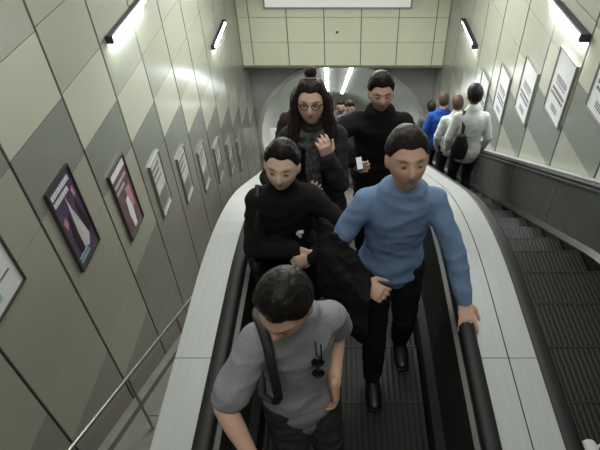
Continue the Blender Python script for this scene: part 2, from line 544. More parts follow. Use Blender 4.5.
def poster(side, y, z, w, h, label, group, style):
    x = WL+.016 if side < 0 else WR-.016
    s = 1 if side < 0 else -1
    t = empty('poster', (x, y, z), label, 'poster', group)
    # local: u along +Y for left wall reading left->right seen from inside
    def P(name, u0, u1, v0, v1, d0, d1, m):
        bm = bmesh.new(); xs = sorted((s*d0, s*d1))
        box(bm, xs[0], xs[1], u0, u1, v0, v1); return link(name, bm, m, t)
    bm = bmesh.new(); fw = .015
    xs = sorted((0, s*.03))
    for u0, u1, v0, v1 in ((-w/2, w/2, h/2-fw, h/2), (-w/2, w/2, -h/2, -h/2+fw), (-w/2, -w/2+fw, -h/2+fw, h/2-fw), (w/2-fw, w/2, -h/2+fw, h/2-fw)):
        box(bm, xs[0], xs[1], u0, u1, v0, v1)
    link('frame', bm, frame_m if style not in ('notice', 'pale') else frame_l, t)
    W, H = w-2*fw, h-2*fw
    base = {'purple': purple, 'white': pwhite, 'mauve': pmauve, 'pale': pgreyw, 'notice': pwhite}[style]
    P('sheet', -W/2, W/2, -H/2, H/2, 0, .014, base)
    def bars(name, rows, m, u_al=0.06, seed=0):
        rnd = random.Random(seed)
        xs = sorted((s*.014, s*.0165))
        for v, hh, u0, u1, cw in rows:
            bm = bmesh.new()
            u = u0
            while u < u1-cw*.5:
                c = cw*rnd.uniform(.6, 1.1)
                uu0, uu1 = u*W-W/2, min(u+c, u1)*W-W/2
                box(bm, xs[0], xs[1], uu0, uu1, v*H-H/2, (v+hh)*H-H/2)
                u += c+cw*.28
            link(name, bm, m, t)
    def poly(name, pts, m, d=.0172):
        bm = bmesh.new()
        vs = [bm.verts.new((s*d, (u-.5)*W, (v-.5)*H)) for u, v in pts]
        bm.faces.new(vs)
        r = bmesh.ops.extrude_face_region(bm, geom=bm.faces[:])
        for e in r['geom']:
            if isinstance(e, bmesh.types.BMVert): e.co.x -= s*.002
        link(name, bm, m, t)
    if style == 'purple':
        bars('lettering', [(.885, .055, .08, .93, .07), (.80, .055, .08, .75, .07)], pwhite, seed=2)
        poly('white_figure', [(.50,.80),(.56,.62),(.66,.45),(.78,.20),(.62,.10),(.44,.14),(.42,.35),(.46,.58)], pgreyw)
        poly('dark_figure', [(.30,.55),(.38,.62),(.42,.40),(.38,.12),(.22,.15),(.22,.38)], pdark, .0168)
        poly('second_dark_figure', [(.72,.60),(.80,.66),(.90,.40),(.93,.22),(.80,.22),(.74,.42)], pdark, .0168)
        poly('pink_spot', [(.10,.60),(.22,.64),(.26,.55),(.14,.50)], pink)
        poly('pale_spot', [(.78,.78),(.88,.80),(.90,.70),(.80,.68)], pink)
        bars('small_print', [(.05, .03, .1, .6, .05), (.10, .03, .1, .5, .05)], teal, seed=5)
    elif style == 'white':
        poly('purple_band', [(.0,.90),(1,.90),(1,1),(0,1)], purple)
        bars('lettering', [(.74,.045,.35,.92,.08), (.64,.045,.30,.9,.08), (.46,.03,.4,.9,.06), (.38,.03,.4,.8,.06), (.20,.02,.45,.85,.05)], ink, seed=8)
        poly('teal_patch', [(.1,.08),(.4,.08),(.4,.25),(.1,.3)], teal)
    elif style == 'mauve':
        poly('white_header', [(.04,.88),(.96,.88),(.96,.97),(.04,.97)], pwhite)
        bars('lettering', [(.905,.04,.1,.9,.09)], ink, seed=4)
        bars('lettering', [(.76,.045,.1,.9,.08), (.67,.045,.1,.7,.08)], pgreyw, seed=3)
        poly('white_figure', [(.42,.50),(.58,.52),(.66,.30),(.6,.05),(.42,.05),(.36,.28)], pwhite)
        poly('reddish_figure', [(.55,.62),(.85,.60),(.85,.30),(.66,.30)], pink, .0168)
    elif style == 'pale':
        poly('grey_picture', [(.12,.10),(.88,.10),(.88,.40),(.12,.40)], frame_l)
        bars('lettering', [(.84,.05,.1,.85,.10), (.74,.05,.1,.7,.10), (.62,.03,.1,.8,.07)], ink, seed=int(y*10))
    else:
        bars('lettering', [(.62,.018,.2,.8,.05), (.585,.018,.15,.8,.05), (.55,.018,.2,.8,.05), (.50,.018,.2,.8,.05)], ink, seed=int(y*7))
        bars('bold_lettering', [(.38,.05,.14,.88,.09), (.30,.045,.14,.88,.09)], ink, seed=int(y*5)+1)
        bars('small_print', [(.16,.018,.3,.7,.05), (.125,.018,.3,.7,.05), (.09,.018,.3,.7,.05)], ink, seed=int(y*3)+2)

LP = [(2.47, 'white', 'white poster with a purple top band, cut off by the left edge'),
      (3.57, 'purple', 'purple poster with a tall white figure on the left wall'),
      (4.60, 'mauve', 'mauve poster with a white header, just beyond the purple poster'),
      (5.60, 'pale', 'pale poster just beyond the mauve poster on the left wall'),
      (6.58, 'pale', 'second pale poster beyond the mauve one on the left wall'),
      (7.56, 'pale', 'third pale poster beyond the mauve one on the left wall'),
      (8.54, 'pale', 'fourth pale poster beyond the mauve one on the left wall'),
      (9.52, 'pale', 'fifth pale poster beyond the mauve one on the left wall'),
      (10.5, 'pale', 'sixth and farthest small pale poster on the left wall')]
for y, st, lab in LP:
    poster(-1, y, CAMZ-3.22-.577*(y-3.6), .46 if st != 'pale' else .42, .94 if st != 'pale' else .86, lab, 'posters along the left wall', st)
RP = [(4.52, 'white notice poster at the right edge, partly cut off'),
      (5.50, 'white framed notice poster, nearest fully visible one on the right wall'),
      (6.48, 'white framed notice poster, second fully visible one on the right wall'),
      (7.45, 'white framed notice poster beside the wall glint, above the white-shirted man'),
      (8.43, 'small white framed notice poster right behind the white-shirted man')]
for y, lab in RP:
    poster(1, y, CAMZ-2.88-.577*(y-5.49), .56, .78, lab, 'notices along the right wall', 'notice')

# ------------------------------------------------------------------ people
def skin_mat():
    m = bpy.data.materials.new('skin'); m.use_nodes = True
    nt = m.node_tree; b = nt.nodes['Principled BSDF']
    a = nt.nodes.new('ShaderNodeVertexColor'); a.layer_name = 'Col'
    nt.links.new(a.outputs['Color'], b.inputs['Base Color'])
    b.inputs['Roughness'].default_value = 0.55
    b.inputs['Subsurface Weight'].default_value = 0.08; b.inputs['Subsurface Scale'].default_value = .01
    return m
SKIN = skin_mat()
def G(x, s): return math.exp(-(x/s)**2)
def sst(a, b, x):
    t = max(0, min(1, (x-a)/(b-a))); return t*t*(3-2*t)

def head_point(n):
    """unit direction -> point on the head, face towards -y"""
    x, y, z = n
    px, py, pz = x*.077, y*.098, z*.120
    t = max(0, -z)
    px *= 1-.30*t*t
    if y > 0: py *= 1-.45*t
    else: py *= 1-.10*t*t
    if z > 0 and y < 0: py *= 1-.08*z
    if y > 0 and z > -.2: py *= 1.04
    if y < 0:
        f = sst(0.15, .7, -y)
        py -= f*(.024*G(px, .012)*sst(.03, -.028, pz)*(1-sst(-.034, -.048, pz)))      # nose
        py -= f*.005*G(pz-.030, .010)*(1-.3*G(px, .01))                                  # brow
        py += f*.011*(G(px-.031, .016)+G(px+.031, .016))*G(pz-.008, .013)              # eye sockets
        py -= f*.006*G(px, .024)*G(pz+.060, .008)                                       # lips
        py += f*.004*G(px, .03)*G(pz+.0605, .002)
        py -= f*.008*G(px, .022)*G(pz+.100, .016)                                       # chin
        py -= f*.004*(G(px-.045, .018)+G(px+.045, .018))*G(pz+.022, .02)              # cheekbones
    return V((px, py, pz))

def sphere_dirs(nu, nv):
    return [[V((math.sin(PI*j/nv)*math.cos(2*PI*i/nu), math.sin(PI*j/nv)*math.sin(2*PI*i/nu), math.cos(PI*j/nv))) for i in range(nu)] for j in range(nv+1)]

def head_surface(bm, fn, nu=64, nv=48):
    D = sphere_dirs(nu, nv)
    top = bm.verts.new(fn(V((0,0,1)))); bot = bm.verts.new(fn(V((0,0,-1))))
    R = [[bm.verts.new(fn(D[j][i])) for i in range(nu)] for j in range(1, nv)]
    for i in range(nu):
        bm.faces.new((top, R[0][i], R[0][(i+1)%nu])); bm.faces.new((bot, R[-1][(i+1)%nu], R[-1][i]))
    for a, b in zip(R, R[1:]):
        for i in range(nu): bm.faces.new((a[i], b[i], b[(i+1)%nu], a[(i+1)%nu]))

def hairline(n, front=.060, back=-.080):
    th = abs(math.degrees(math.atan2(n.x, -n.y)))
    K = [(0, front), (35, front+.004), (52, front-.010), (75, .020), (92, .010), (108, -.030), (130, back+.015), (180, back)]
    for (a, va), (b, vb) in zip(K, K[1:]):
        if th <= b: return va+(vb-va)*(th-a)/(b-a)
    return back

def ik(Sh, W, a, b, hint):
    d = W-Sh; L = d.length
    if L > (a+b)*.995:
        W = Sh + d.normalized()*(a+b)*.995; d = W-Sh; L = d.length
    u = d.normalized()
    ca = max(-1, min(1, (a*a+L*L-b*b)/(2*a*L)))
    h = V(hint); h = h-u*h.dot(u)
    if h.length < 1e-4: h = V((0,0,-1))
    h.normalize()
    return Sh + u*(a*ca) + h*(a*math.sqrt(max(0, 1-ca*ca))), W

def limb(a, b, ra, rb, bulge=0.0, n=5):
    pts = []; rs = []
    for i in range(n+1):
        t = i/n; pts.append(a.lerp(b, t)); rs.append(ra+(rb-ra)*t + bulge*math.sin(PI*min(1, t*1.6)) if t < .625 else ra+(rb-ra)*t)
    return pts, rs

def hand(bm, W, d, n, tside, s, curl=.5, spread=.10, infl=0):
    """W wrist, d finger direction, n palm normal (palm faces n), tside = +1/-1 which side the thumb sits"""
    d = V(d).normalized(); n = V(n); n = (n-d*n.dot(d)).normalized(); sd = d.cross(n).normalized()*tside
    pl = .088*s
    tube(bm, [W-d*.02*s, W+d*.02*s, W+d*.055*s, W+d*pl], [(.026*s,.019*s),(.034*s,.017*s),(.041*s,.016*s),(.040*s,.012*s)], side=sd, segs=16)
    for off, ln, c in ((.031, .070, curl), (.0105, .080, curl*1.05), (-.0105, .074, curl*1.1), (-.031, .058, curl*1.2)):
        base = W+d*(pl-.008*s)+sd*off*s
        dd = (d+sd*(off/.031)*spread).normalized()
        pts = [base]; rs = [.0095*s]; ang = 0
        for q, fr in enumerate((.42, .32, .26)):
            ang += c*(0.8 if q == 0 else 1.0)
            v = dd*math.cos(ang)+n*math.sin(ang)
            pts.append(pts[-1]+v*ln*fr*s*1.12); rs.append((.0088, .0082, .0070)[q]*s)
        tube(bm, pts, rs, segs=10)
    b0 = W+d*.018*s+sd*.022*s
    t1 = (d*.55+sd*.75+n*.25).normalized(); t2 = (d*.85+sd*.25+n*(.2+curl*.4)).normalized()
    tube(bm, [b0, b0+t1*.036*s, b0+t1*.036*s+t2*.030*s, b0+t1*.036*s+t2*.052*s], [.013*s, .0115*s, .0100*s, .008*s], segs=10)

def person(label, base, h=1.75, yaw=0.0, lean=0.0, side=0.0, head=(0, 0, 0), width=1.0,
           hands=None, feet=None, top=None, bottom=None, shoe=None, hair=None, skin=(190, 150, 130),
           res=.0055, extra=None, stance=.0, hscale=1.04, haircol=None, neck_fwd=0.0, group=None):
    """local axes before yaw: face to -y, x = right of the picture; hands/feet targets are WORLD points"""
    s = h/1.75
    base = V(base)
    Rz = Matrix.Rotation(yaw, 3, 'Z')
    R = lambda v: Rz @ V(v)
    rx = R((1,0,0)); fwd = R((0,-1,0))
    # spine
    P = base + R((0, 0, .93*s)) + fwd*stance
    def spine(t):
        n = 10; p = P.copy(); u = V((0,0,1))
        tt = max(0, t)
        for i in range(n):
            q = tt*(i+.5)/n
            f = min(1, q/.40)
            a = math.radians(lean)*(.35+.65*f); b = math.radians(side)*(.3+.7*f)
            u = (V((0,0,1))*math.cos(a)*math.cos(b)+fwd*math.sin(a)+rx*math.sin(b)).normalized()
            p = p + u*(tt/n)*s
        if t < 0: p = P + V((0,0,t*s))
        return p, u
    Nk, un = spine(.50)
    hp, hy, hr_ = [math.radians(a) for a in head]
    HM = Rz @ Matrix.Rotation(hy, 3, 'Z') @ Matrix.Rotation(hp, 3, 'X') @ Matrix.Rotation(hr_, 3, 'Y')
    up = HM @ V((0,0,1))
    skull = Nk + un*.055*s + fwd*(.012+neck_fwd)*s
    Hc = skull + up*.118*s + (HM @ V((0,-1,0)))*.022*s
    hs = s*hscale
    # torso sections
    w = width*s
    def torso(bm, infl, t0, t1, hem=0, collar=.066):
        K = [(-.14, .125, .092), (-.06, .163, .112), (.02, .165, .112), (.13, .140, .098), (.25, .150, .105), (.36, .172, .112), (.43, .168, .100), (.475, .125, .080), (.515, .062, .058)]
        def rad(t):
            for (a, x1, y1), (b, x2, y2) in zip(K, K[1:]):
                if t <= b:
                    f = max(0, (t-a)/(b-a)); return x1+(x2-x1)*f, y1+(y2-y1)*f
            return K[-1][1], K[-1][2]
        pts = []; rs = []
        n = 18
        for i in range(n+1):
            t = t0+(t1-t0)*i/n
            a, b = rad(max(t, -.14))
            ex = hem*sst(.15, -.10, t)
            pts.append(spine(t)[0]); rs.append(((a*w+(infl+ex)*s), (b*w+(infl+ex)*s)))
        tube(bm, pts, rs, side=rx, segs=28)
    Sc, us = spine(.425)
    sh = {}
    for k in (-1, 1):
        sh[k] = Sc + rx*k*.165*w
    arms = {}
    hands = hands or {}
    for k in (-1, 1):
        hd = hands.get(k, {})
        tgt = V(hd['at']) if 'at' in hd else sh[k] + rx*k*.06 + fwd*.08 - V((0,0,.50*s))
        hint = R(hd.get('hint', (k*.5, .6, -.3)))
        E_, W_ = ik(sh[k], tgt, .285*s, .245*s, hint)
        arms[k] = (E_, W_, hd)
    ft = {}
    for k in (-1, 1):
        f = (feet or {}).get(k)
        F = V(f) if f else base + rx*k*.10*s
        hip = P + rx*k*.088*w - V((0,0,.05*s))
        ank = F + V((0,0,.085*s)) - fwd*.0
        Kn, _ = ik(hip, ank, .415*s, .405*s, fwd)
        ft[k] = (hip, Kn, ank, F)
    # ---- body
    bm = bmesh.new()
    torso(bm, -.006, -.14, .515)
    tube(bm, [spine(.44)[0], Nk+un*.02*s, skull+up*.03*s, Hc-up*.02*s+(HM@V((0,1,0)))*.01*s], [.066*w, .056*w, .053*w, .055*w], segs=20)
    tmp = bmesh.new()
    head_surface(tmp, lambda n: Hc + HM @ (head_point(n)*hs))
    mv = {}
    for v in tmp.verts: mv[v] = bm.verts.new(v.co)
    for f in tmp.faces: bm.faces.new([mv[v] for v in f.verts])
    tmp.free()
    for k in (-1, 1):
        ellipsoid(bm, Hc + HM @ (V((k*.079, .008, -.004))*hs), (.010*hs, .020*hs, .033*hs), HM, 12, 8)
        ellipsoid(bm, Hc + HM @ (V((k*.031, -.080, .008))*hs), (.014*hs, .0125*hs, .0095*hs), HM, 12, 8)
    for k in (-1, 1):
        E_, W_, hd = arms[k]
        ellipsoid(bm, sh[k], (.050*s, .046*s, .050*s))
        p1, r1 = limb(sh[k], E_, .050*s, .038*s, .004); p2, r2 = limb(E_, W_, .040*s, .026*s, .004)
        tube(bm, p1, r1); tube(bm, p2, r2)
        dd = V(hd.get('dir', tuple((W_-E_).normalized())))
        nn = V(hd.get('palm', tuple(-rx*k)))
        dd.normalize()
        hand(bm, W_, dd, nn, hd.get('thumb', 1), s*1.02, hd.get('curl', .35), hd.get('spread', .12))
        hip, Kn, ank, F = ft[k]
        p1, r1 = limb(hip, Kn, .083*s, .052*s); p2, r2 = limb(Kn, ank, .054*s, .036*s, .006)
        tube(bm, p1, r1); tube(bm, p2, r2)
        tube(bm, [F-fwd*.05*s+V((0,0,.05*s)), F+fwd*.06*s+V((0,0,.04*s)), F+fwd*.16*s+V((0,0,.028*s))], [(.032*s,.035*s), (.038*s,.03*s), (.034*s,.018*s)], side=rx)
    sk = S(*skin); HMi = HM.transposed()
    lip = tuple(c*f for c, f in zip(sk, (.80, .52, .50))); brow = tuple(c*.28 for c in sk)
    hairc = haircol or S(34, 28, 26)
    beard = 'beard' in (hair or '')
    def colfn(p):
        q = (HMi @ (p-Hc))/hs
        c = list(sk)
        if q.length < .16 and q.y < 0:
            def mix(o, f):
                for i in range(3): c[i] += (o[i]-c[i])*f
            if beard:
                mix([x*.55 for x in sk], .6*sst(-.025, -.05, q.z)*sst(.0, -.03, q.y))
            mix(lip, min(1, G(q.x, .024)*G(q.z+.060, .009)*1.2)*.8)
            mix((sk[0]*1.0, sk[1]*.72, sk[2]*.68), .35*(G(abs(q.x)-.045, .018)*G(q.z+.02, .02)))
            mix(brow, min(1, 1.5*G(abs(q.x)-.033, .017)*G(q.z-.030, .0055)))
            mix((sk[0]*.45, sk[1]*.38, sk[2]*.36), .7*G(abs(q.x)-.031, .016)*G(q.z-.012, .011))
            if abs(abs(q.x)-.031) < .010 and abs(q.z-.008) < .0045: c = [.05, .035, .03] if abs(abs(q.x)-.031) < .005 else [.28, .24, .22]
            mix((sk[0]*.4, sk[1]*.3, sk[2]*.28), .6*G(q.x, .011)*G(q.z+.038, .004))
        return c
    B = bake('person', bm, SKIN, None, res, 2, origin=base, colfn=colfn)
    tag(B, label, 'person', group)
    # ---- top garment
    if top:
        bm = bmesh.new()
        infl = top.get('infl', .012)
        torso(bm, infl, top.get('hem', -.10), .500 if top.get('collar') else .478, hem=top.get('flare', .01))
        for k in (-1, 1):
            E_, W_, hd = arms[k]
            ellipsoid(bm, sh[k], (.050*s+infl, .048*s+infl, .050*s+infl))
            tube(bm, [spine(.475)[0]+rx*k*.03*s, sh[k].lerp(spine(.45)[0], .45)+V((0,0,.012)), sh[k]], [.050*s+infl*.6, .050*s+infl*.6, .046*s+infl], side=None)
            if top.get('sleeve') == 'short':
                q = sh[k].lerp(E_, .80)
                tube(bm, [sh[k], sh[k].lerp(E_, .4), q], [.050*s+infl, .052*s+infl, .054*s+infl*1.3])
            else:
                tube(bm, [sh[k], sh[k].lerp(E_, .5), E_.lerp(sh[k], .08)], [.049*s+infl, .047*s+infl, .044*s+infl])
                ellipsoid(bm, E_, (.046*s+infl,)*3)
                q = W_.lerp(E_, -.0)
                tube(bm, [E_, E_.lerp(W_, .5), E_.lerp(W_, .95)], [.044*s+infl, .038*s+infl, .031*s+infl])
        if top.get('collar'):
            c0 = spine(.48)[0]; c1 = Nk+un*.05*s
            tube(bm, [c0, c1], [(.085*s+.004, .078*s), (.072*s, .070*s)], side=rx)
        if top.get('skirt'):    # long coat / skirt part that hangs from the waist
            L = top['skirt']
            p0 = spine(.1)[0]
            tube(bm, [p0, P-V((0,0,.10*s)), P-V((0,0,L*.6*s)), P-V((0,0,L*s))], [(.15*s+infl, .11*s+infl), (.185*s+infl, .135*s+infl), (.20*s+infl, .15*s+infl), (.21*s+infl, .16*s+infl)], side=rx, segs=26)
        bake(top.get('name', 'shirt'), bm, top['mat'], B, max(res*1.25, .007), 3, origin=base, wr=top.get('wr', .006), wscale=top.get('ws', 8))
    # ---- trousers
    if bottom:
        bm = bmesh.new(); il = bottom.get('infl', .010)
        torso(bm, il*.8, -.14, .06)
        for k in (-1, 1):
            hip, Kn, ank, F = ft[k]
            tube(bm, [hip+V((0,0,.03)), hip.lerp(Kn, .5), Kn], [.088*s+il, .074*s+il, .058*s+il])
            e = ank.lerp(Kn, .02)
            tube(bm, [Kn, Kn.lerp(ank, .4), e], [.058*s+il, .058*s+il, .046*s+il])
        bake(bottom.get('name', 'trousers'), bm, bottom['mat'], B, max(res*1.4, .008), 3, origin=base, wr=.006)
    if shoe:
        for k in (-1, 1):
            F = ft[k][3]
            bm = bmesh.new()
            tube(bm, [F-fwd*.075*s+V((0,0,.045*s)), F-fwd*.0*s+V((0,0,.05*s)), F+fwd*.09*s+V((0,0,.040*s)), F+fwd*.165*s+V((0,0,.030*s))],
                 [(.036*s,.040*s), (.040*s,.048*s), (.048*s,.036*s), (.040*s,.024*s)], side=rx, segs=20)
            tube(bm, [F+V((0,0,.05*s)), F+V((0,0,.105*s))], [.042*s, .042*s])
            for v in bm.verts:
                if v.co.z < F.z+.006: v.co.z = F.z+.006
            so = bake('shoe', bm, shoe, B, .007, 2, origin=base)
            bm = bmesh.new()
            tube(bm, [F-fwd*.085*s+V((0,0,.011)), F+fwd*.0*s+V((0,0,.011)), F+fwd*.09*s+V((0,0,.011)), F+fwd*.18*s+V((0,0,.011))],
                 [(.034*s,.010), (.038*s,.010), (.048*s,.010), (.040*s,.010)], side=rx, segs=20)
            for v in bm.verts: v.co -= base
            sl = link('sole', bm, shoe if not isinstance(shoe, tuple) else shoe, so, smooth=True)
    # ---- hair
    if hair:
        hm = mat('hair_%d_%d_%d' % tuple(int(c*9999) for c in hairc), hairc, .45, 0, .30, 60, .3, 120, stretch=(1, 1, .15), spec=.2)
        bm = bmesh.new()
        thick = .016 if 'short' in hair else .014
        front = .066 if 'short' in hair else .070
        def hp_fn(n):
            p = head_point(n)
            hz = hairline(n, front, -.075 if 'short' in hair else -.09) + .006*noise.noise(V((n.x*14, n.y*14, 3)))
            m_ = sst(hz-.006, hz+.012, p.z)
            if n.z < -.35: m_ = 0 if n.y < .2 else m_
            tk = thick + .012*max(0, n.z) * (1.3 if 'full' in hair else .6)
            tk *= .30+.70*sst(hz, hz+.045, p.z)
            if 'short' in hair: tk *= .35+.65*sst(-.05, .07, p.z)
            q = V((n.x*9, n.y*9, n.z*4))
            nz = noise.noise(q)*.004 + abs(noise.noise(q*2.5))*(.005 if 'messy' in hair or 'full' in hair else .002)
            o = n.normalized()*(m_*(tk+nz*sst(hz, hz+.03, p.z)) - (1-m_)*.010)
            return Hc + HM @ ((p+o)*hs)
        head_surface(bm, hp_fn, 72, 54)
        HP = lambda x, y, z: Hc + HM @ (V((x, y, z))*hs)
        if 'long' in hair:
            for k in (-1, 1):
                # locks falling beside the face on to the chest
                ch = spine(.36)[0] + rx*k*.085*s + fwd*.125*s
                ch2 = spine(.24)[0] + rx*k*.09*s + fwd*.135*s
                for j, (dx, dy) in enumerate(((0, 0), (.02, .03), (-.005, .055))):
                    p0 = HP(k*.045, -.02+dy, .105); p1 = HP(k*(.088+dx*.4), -.03+dy, .02); p2 = HP(k*(.092+dx*.4), -.02+dy, -.07)
                    p3 = Nk + rx*k*(.10+dx)*s + fwd*(.07-dy)*s + un*.0
                    e1 = ch+rx*k*dx+fwd*(-dy*.4); e2 = ch2+rx*k*dx*1.2+fwd*(-dy*.3)+V((0,0,.03*j))
                    tube(bm, [p0, p1, p2, p3, e1, e2], [(.022,.02), (.026,.018), (.030,.020), (.034,.022), (.032,.018), (.014,.010)], segs=12)
            bk = spine(.30)[0] - fwd*.13*s
            tube(bm, [HP(0, .07, .06), HP(0, .10, -.04), Nk-fwd*.09*s, bk], [(.06,.03), (.085,.035), (.10,.035), (.08,.02)], side=rx, segs=16)
        if 'bun' in hair:
            ellipsoid(bm, HP(0, .015, .165), (.036*hs, .036*hs, .034*hs), HM)
            tube(bm, [HP(0, .015, .11), HP(0, .015, .15)], [.034, .028])
        if 'tied' in hair:
            ellipsoid(bm, HP(0, .125, .02), (.035*hs, .035*hs, .04*hs), HM)
            tube(bm, [HP(0, .12, .02), HP(0, .15, -.05), HP(0, .13, -.14)], [.022, .03, .012])
        ho = bake('hair', bm, hm, B, max(.006, res), 1, origin=base, wr=.0025 if 'long' in hair else .0015, wscale=28)
        if 'bun' in hair:
            bm = bmesh.new(); a_, b_ = HP(0, .015, .134), HP(0, .015, .146)
            tube(bm, [a_, b_], [.036*hs, .036*hs], segs=18, caps=False)
            for v in bm.verts: v.co -= base
            link('hair_band', bm, mat('hair_band_grey', S(150, 148, 140), .7), ho, smooth=True)
    info = dict(B=B, Hc=Hc, HM=HM, spine=spine, rx=rx, fwd=fwd, arms=arms, sh=sh, s=s, base=base, P=P, hs=hs, Nk=Nk)
    return info

def part(info, name, bm, m, smooth=True, bevel=0):
    for v in bm.verts: v.co -= info['base']
    return link(name, bm, m, info['B'], smooth=smooth, bevel=bevel)

cl = lambda name, r, g, b, rough=.85, na=.10: mat(name, S(r, g, b), rough, 0, na, 14, .25, 120, spec=.25)
grey_tee = cl('grey_jersey', 142, 143, 151)
blue_knit = cl('blue_knit', 114, 140, 176)
black_cloth = cl('black_cloth', 17, 17, 19)
black_coat = cl('black_coat', 20, 20, 22)
dk_denim = cl('dark_denim', 22, 24, 33)
dk_grey = cl('dark_grey_cloth', 50, 51, 54)
char = cl('charcoal_cloth', 42, 43, 43, .85, .55)
shirt_white = cl('white_shirt_cloth', 200, 203, 202)
shirt_white2 = cl('off_white_cloth', 186, 192, 190)
blue_shirt = cl('blue_shirt_cloth', 34, 72, 150)
grey_jacket = cl('grey_jacket_cloth', 84, 88, 92)
black_shoe = mat('black_leather', S(24, 24, 26), .4)
white_shoe = mat('white_canvas', S(215, 216, 214), .7)
leather = mat('black_bag_leather', S(20, 20, 22), .6, 0, .2, 20, .2, 80)
pattern = mat('grey_patterned_scarf_cloth', S(78, 80, 80), .85, 0, .75, 38)
glass_black = mat('dark_lens', S(12, 12, 14), .12)

# --- man in the grey T-shirt, nearest
p1 = person('man in a grey T-shirt with bowed dark-haired head, nearest on the left escalator', (-.175, 1.155, 0.0), 1.77, yaw=.38, lean=-1, side=0,
    head=(24, -40, 4), width=.83,
    hands={-1: dict(at=(-.31, .80, 1.02), hint=(-.8, .5, -.1), dir=(.25, -.6, -.7), palm=(.7, .3, .1), thumb=-1, curl=.5),
           1: dict(at=(-.03, 1.11, 1.06), hint=(.4, .9, 0), dir=(.10, -.05, -1), palm=(-.9, .1, 0), thumb=1, curl=.4)},
    top=dict(name='t_shirt', mat=grey_tee, sleeve='short', infl=.015, hem=-.17, flare=.014, wr=.007, ws=6),
    bottom=dict(mat=dk_grey), shoe=black_shoe, hair='short full messy', skin=(208, 168, 150), haircol=S(22, 18, 18))

# --- man in blue, holding the right handrail and a dark jacket
b = (.275, 1.95, 0.0)
zs = stepz(1.9)
p2 = person('man in a blue sweater gripping the handrail, black jacket over his other arm', (.262, 1.92, zs), 1.80, yaw=0.05, lean=9, side=2,
    head=(-11, 3, 0), hscale=1.06, width=.93,
    hands={1: dict(at=(.605, 1.64, .935), hint=(1.2, .35, .35), dir=(.05, -.75, -.30), palm=(0, .1, -1), thumb=1, curl=.28, spread=.22),
           -1: dict(at=(.10, 1.62, 1.09), hint=(-.7, .5, -.5), dir=(.8, -.55, -.1), palm=(.2, .5, -.6), thumb=1, curl=.75)},
    feet={-1: (.19, 1.74, 0.0), 1: (.38, 2.02, zs)},
    top=dict(name='sweater', mat=blue_knit, infl=.012, hem=-.06, wr=.008, ws=6), bottom=dict(mat=dk_denim), shoe=black_shoe,
    hair='short', skin=(206, 166, 148), haircol=S(38, 31, 29))

# --- woman in black, hands clasped
zs = stepz(2.12)
p3 = person('woman in a black jacket with tied-back dark hair looking down, hands clasped', (-.305, 2.12, zs), 1.63, yaw=.12, lean=6, side=0,
    head=(-4, -10, 4), hscale=1.10, width=.88,
    hands={-1: dict(at=(-.245, 1.93, 1.04+zs), hint=(-1, .3, -.2), dir=(.85, -.4, -.1), palm=(.1, .8, -.1), thumb=-1, curl=.65),
           1: dict(at=(-.155, 1.90, 1.02+zs), hint=(1, .3, -.2), dir=(-.85, -.3, -.15), palm=(-.1, .8, -.2), thumb=1, curl=.7)},
    top=dict(name='jacket', mat=black_coat, infl=.022, hem=-.10, flare=.03, wr=.008, ws=6, collar=True, skirt=.34), bottom=dict(mat=black_cloth), shoe=black_shoe,
    hair='tied', skin=(222, 188, 170), haircol=S(24, 20, 20))
bm = bmesh.new()   # small pale emblem on the chest
q = p3['spine'](.27)[0] + p3['fwd']*.148 + p3['rx']*.065
u = p3['rx']; w_ = V((0,0,1))
for pts in (((-.018, .0), (-.004, .016), (.004, .010), (-.006, -.006)), ((.0, .012), (.018, .018), (.022, .010), (.006, .002)), ((-.006, -.010), (.006, -.004), (.010, -.018), (-.002, -.022))):
    vs = [bm.verts.new(q+u*a+w_*c+p3['fwd']*.004) for a, c in pts]; bm.faces.new(vs)
    vs2 = [bm.verts.new(v.co-p3['fwd']*.02) for v in vs]; bm.faces.new(vs2[::-1])
    for i in range(4): bm.faces.new((vs[i], vs[(i+1)%4], vs2[(i+1)%4], vs2[i]))
eo = part(p3, 'emblem', bm, pwhite, smooth=False); eo['label'] = 'small pale emblem on the chest'

# --- woman with long dark hair
zs = stepz(2.72)
p4 = person('woman with long dark hair and raised hand behind the woman in black', (-.18, 2.72, zs), 1.73, yaw=.05, lean=3,
    head=(-10, -4, 0), width=.86,
    hands={1: dict(at=(-.085, 2.50, 1.33+zs), hint=(.35, .5, -1), dir=(-.15, -.2, 1), palm=(-.3, .6, .1), thumb=-1, curl=.6),
           -1: dict(at=(-.25, 2.45, 1.10+zs), hint=(-1, .2, -.6), dir=(.5, -.3, .4), palm=(.2, .7, 0), thumb=-1, curl=.6)},
    top=dict(name='jacket', mat=char, infl=.024, hem=-.12, flare=.02, wr=.010, ws=7, skirt=.30), bottom=dict(mat=black_cloth), shoe=black_shoe,
    hair='long bun', skin=(214, 176, 160), haircol=S(40, 30, 28))
bm = bmesh.new()
for k in range(2):
    N = 14; pts = []
    for i in range(N+1):
        a = 2*PI*i/N
        pts.append(p4['Nk'] + V((0,0,.015-.035*k)) + p4['rx']*math.cos(a)*(.085+.02*k) + p4['fwd']*(.012+math.sin(a)*(.085+.02*k)) - V((0,0,(.03+.02*k)*max(0, math.sin(a)))))
    tube(bm, pts, [.028]*len(pts), segs=10)
tube(bm, [p4['Nk']+p4['fwd']*.11+p4['rx']*.01, p4['spine'](.34)[0]+p4['fwd']*.155, p4['spine'](.16)[0]+p4['fwd']*.16], [(.05,.025), (.055,.02), (.05,.012)], side=p4['rx'])
bake('scarf', bm, pattern, p4['B'], .008, 2, origin=p4['base'], wr=.008, wscale=12)
bm = bmesh.new()   # glasses
HP4 = lambda x, y, z: p4['Hc'] + p4['HM'] @ (V((x, y, z))*p4['hs'])
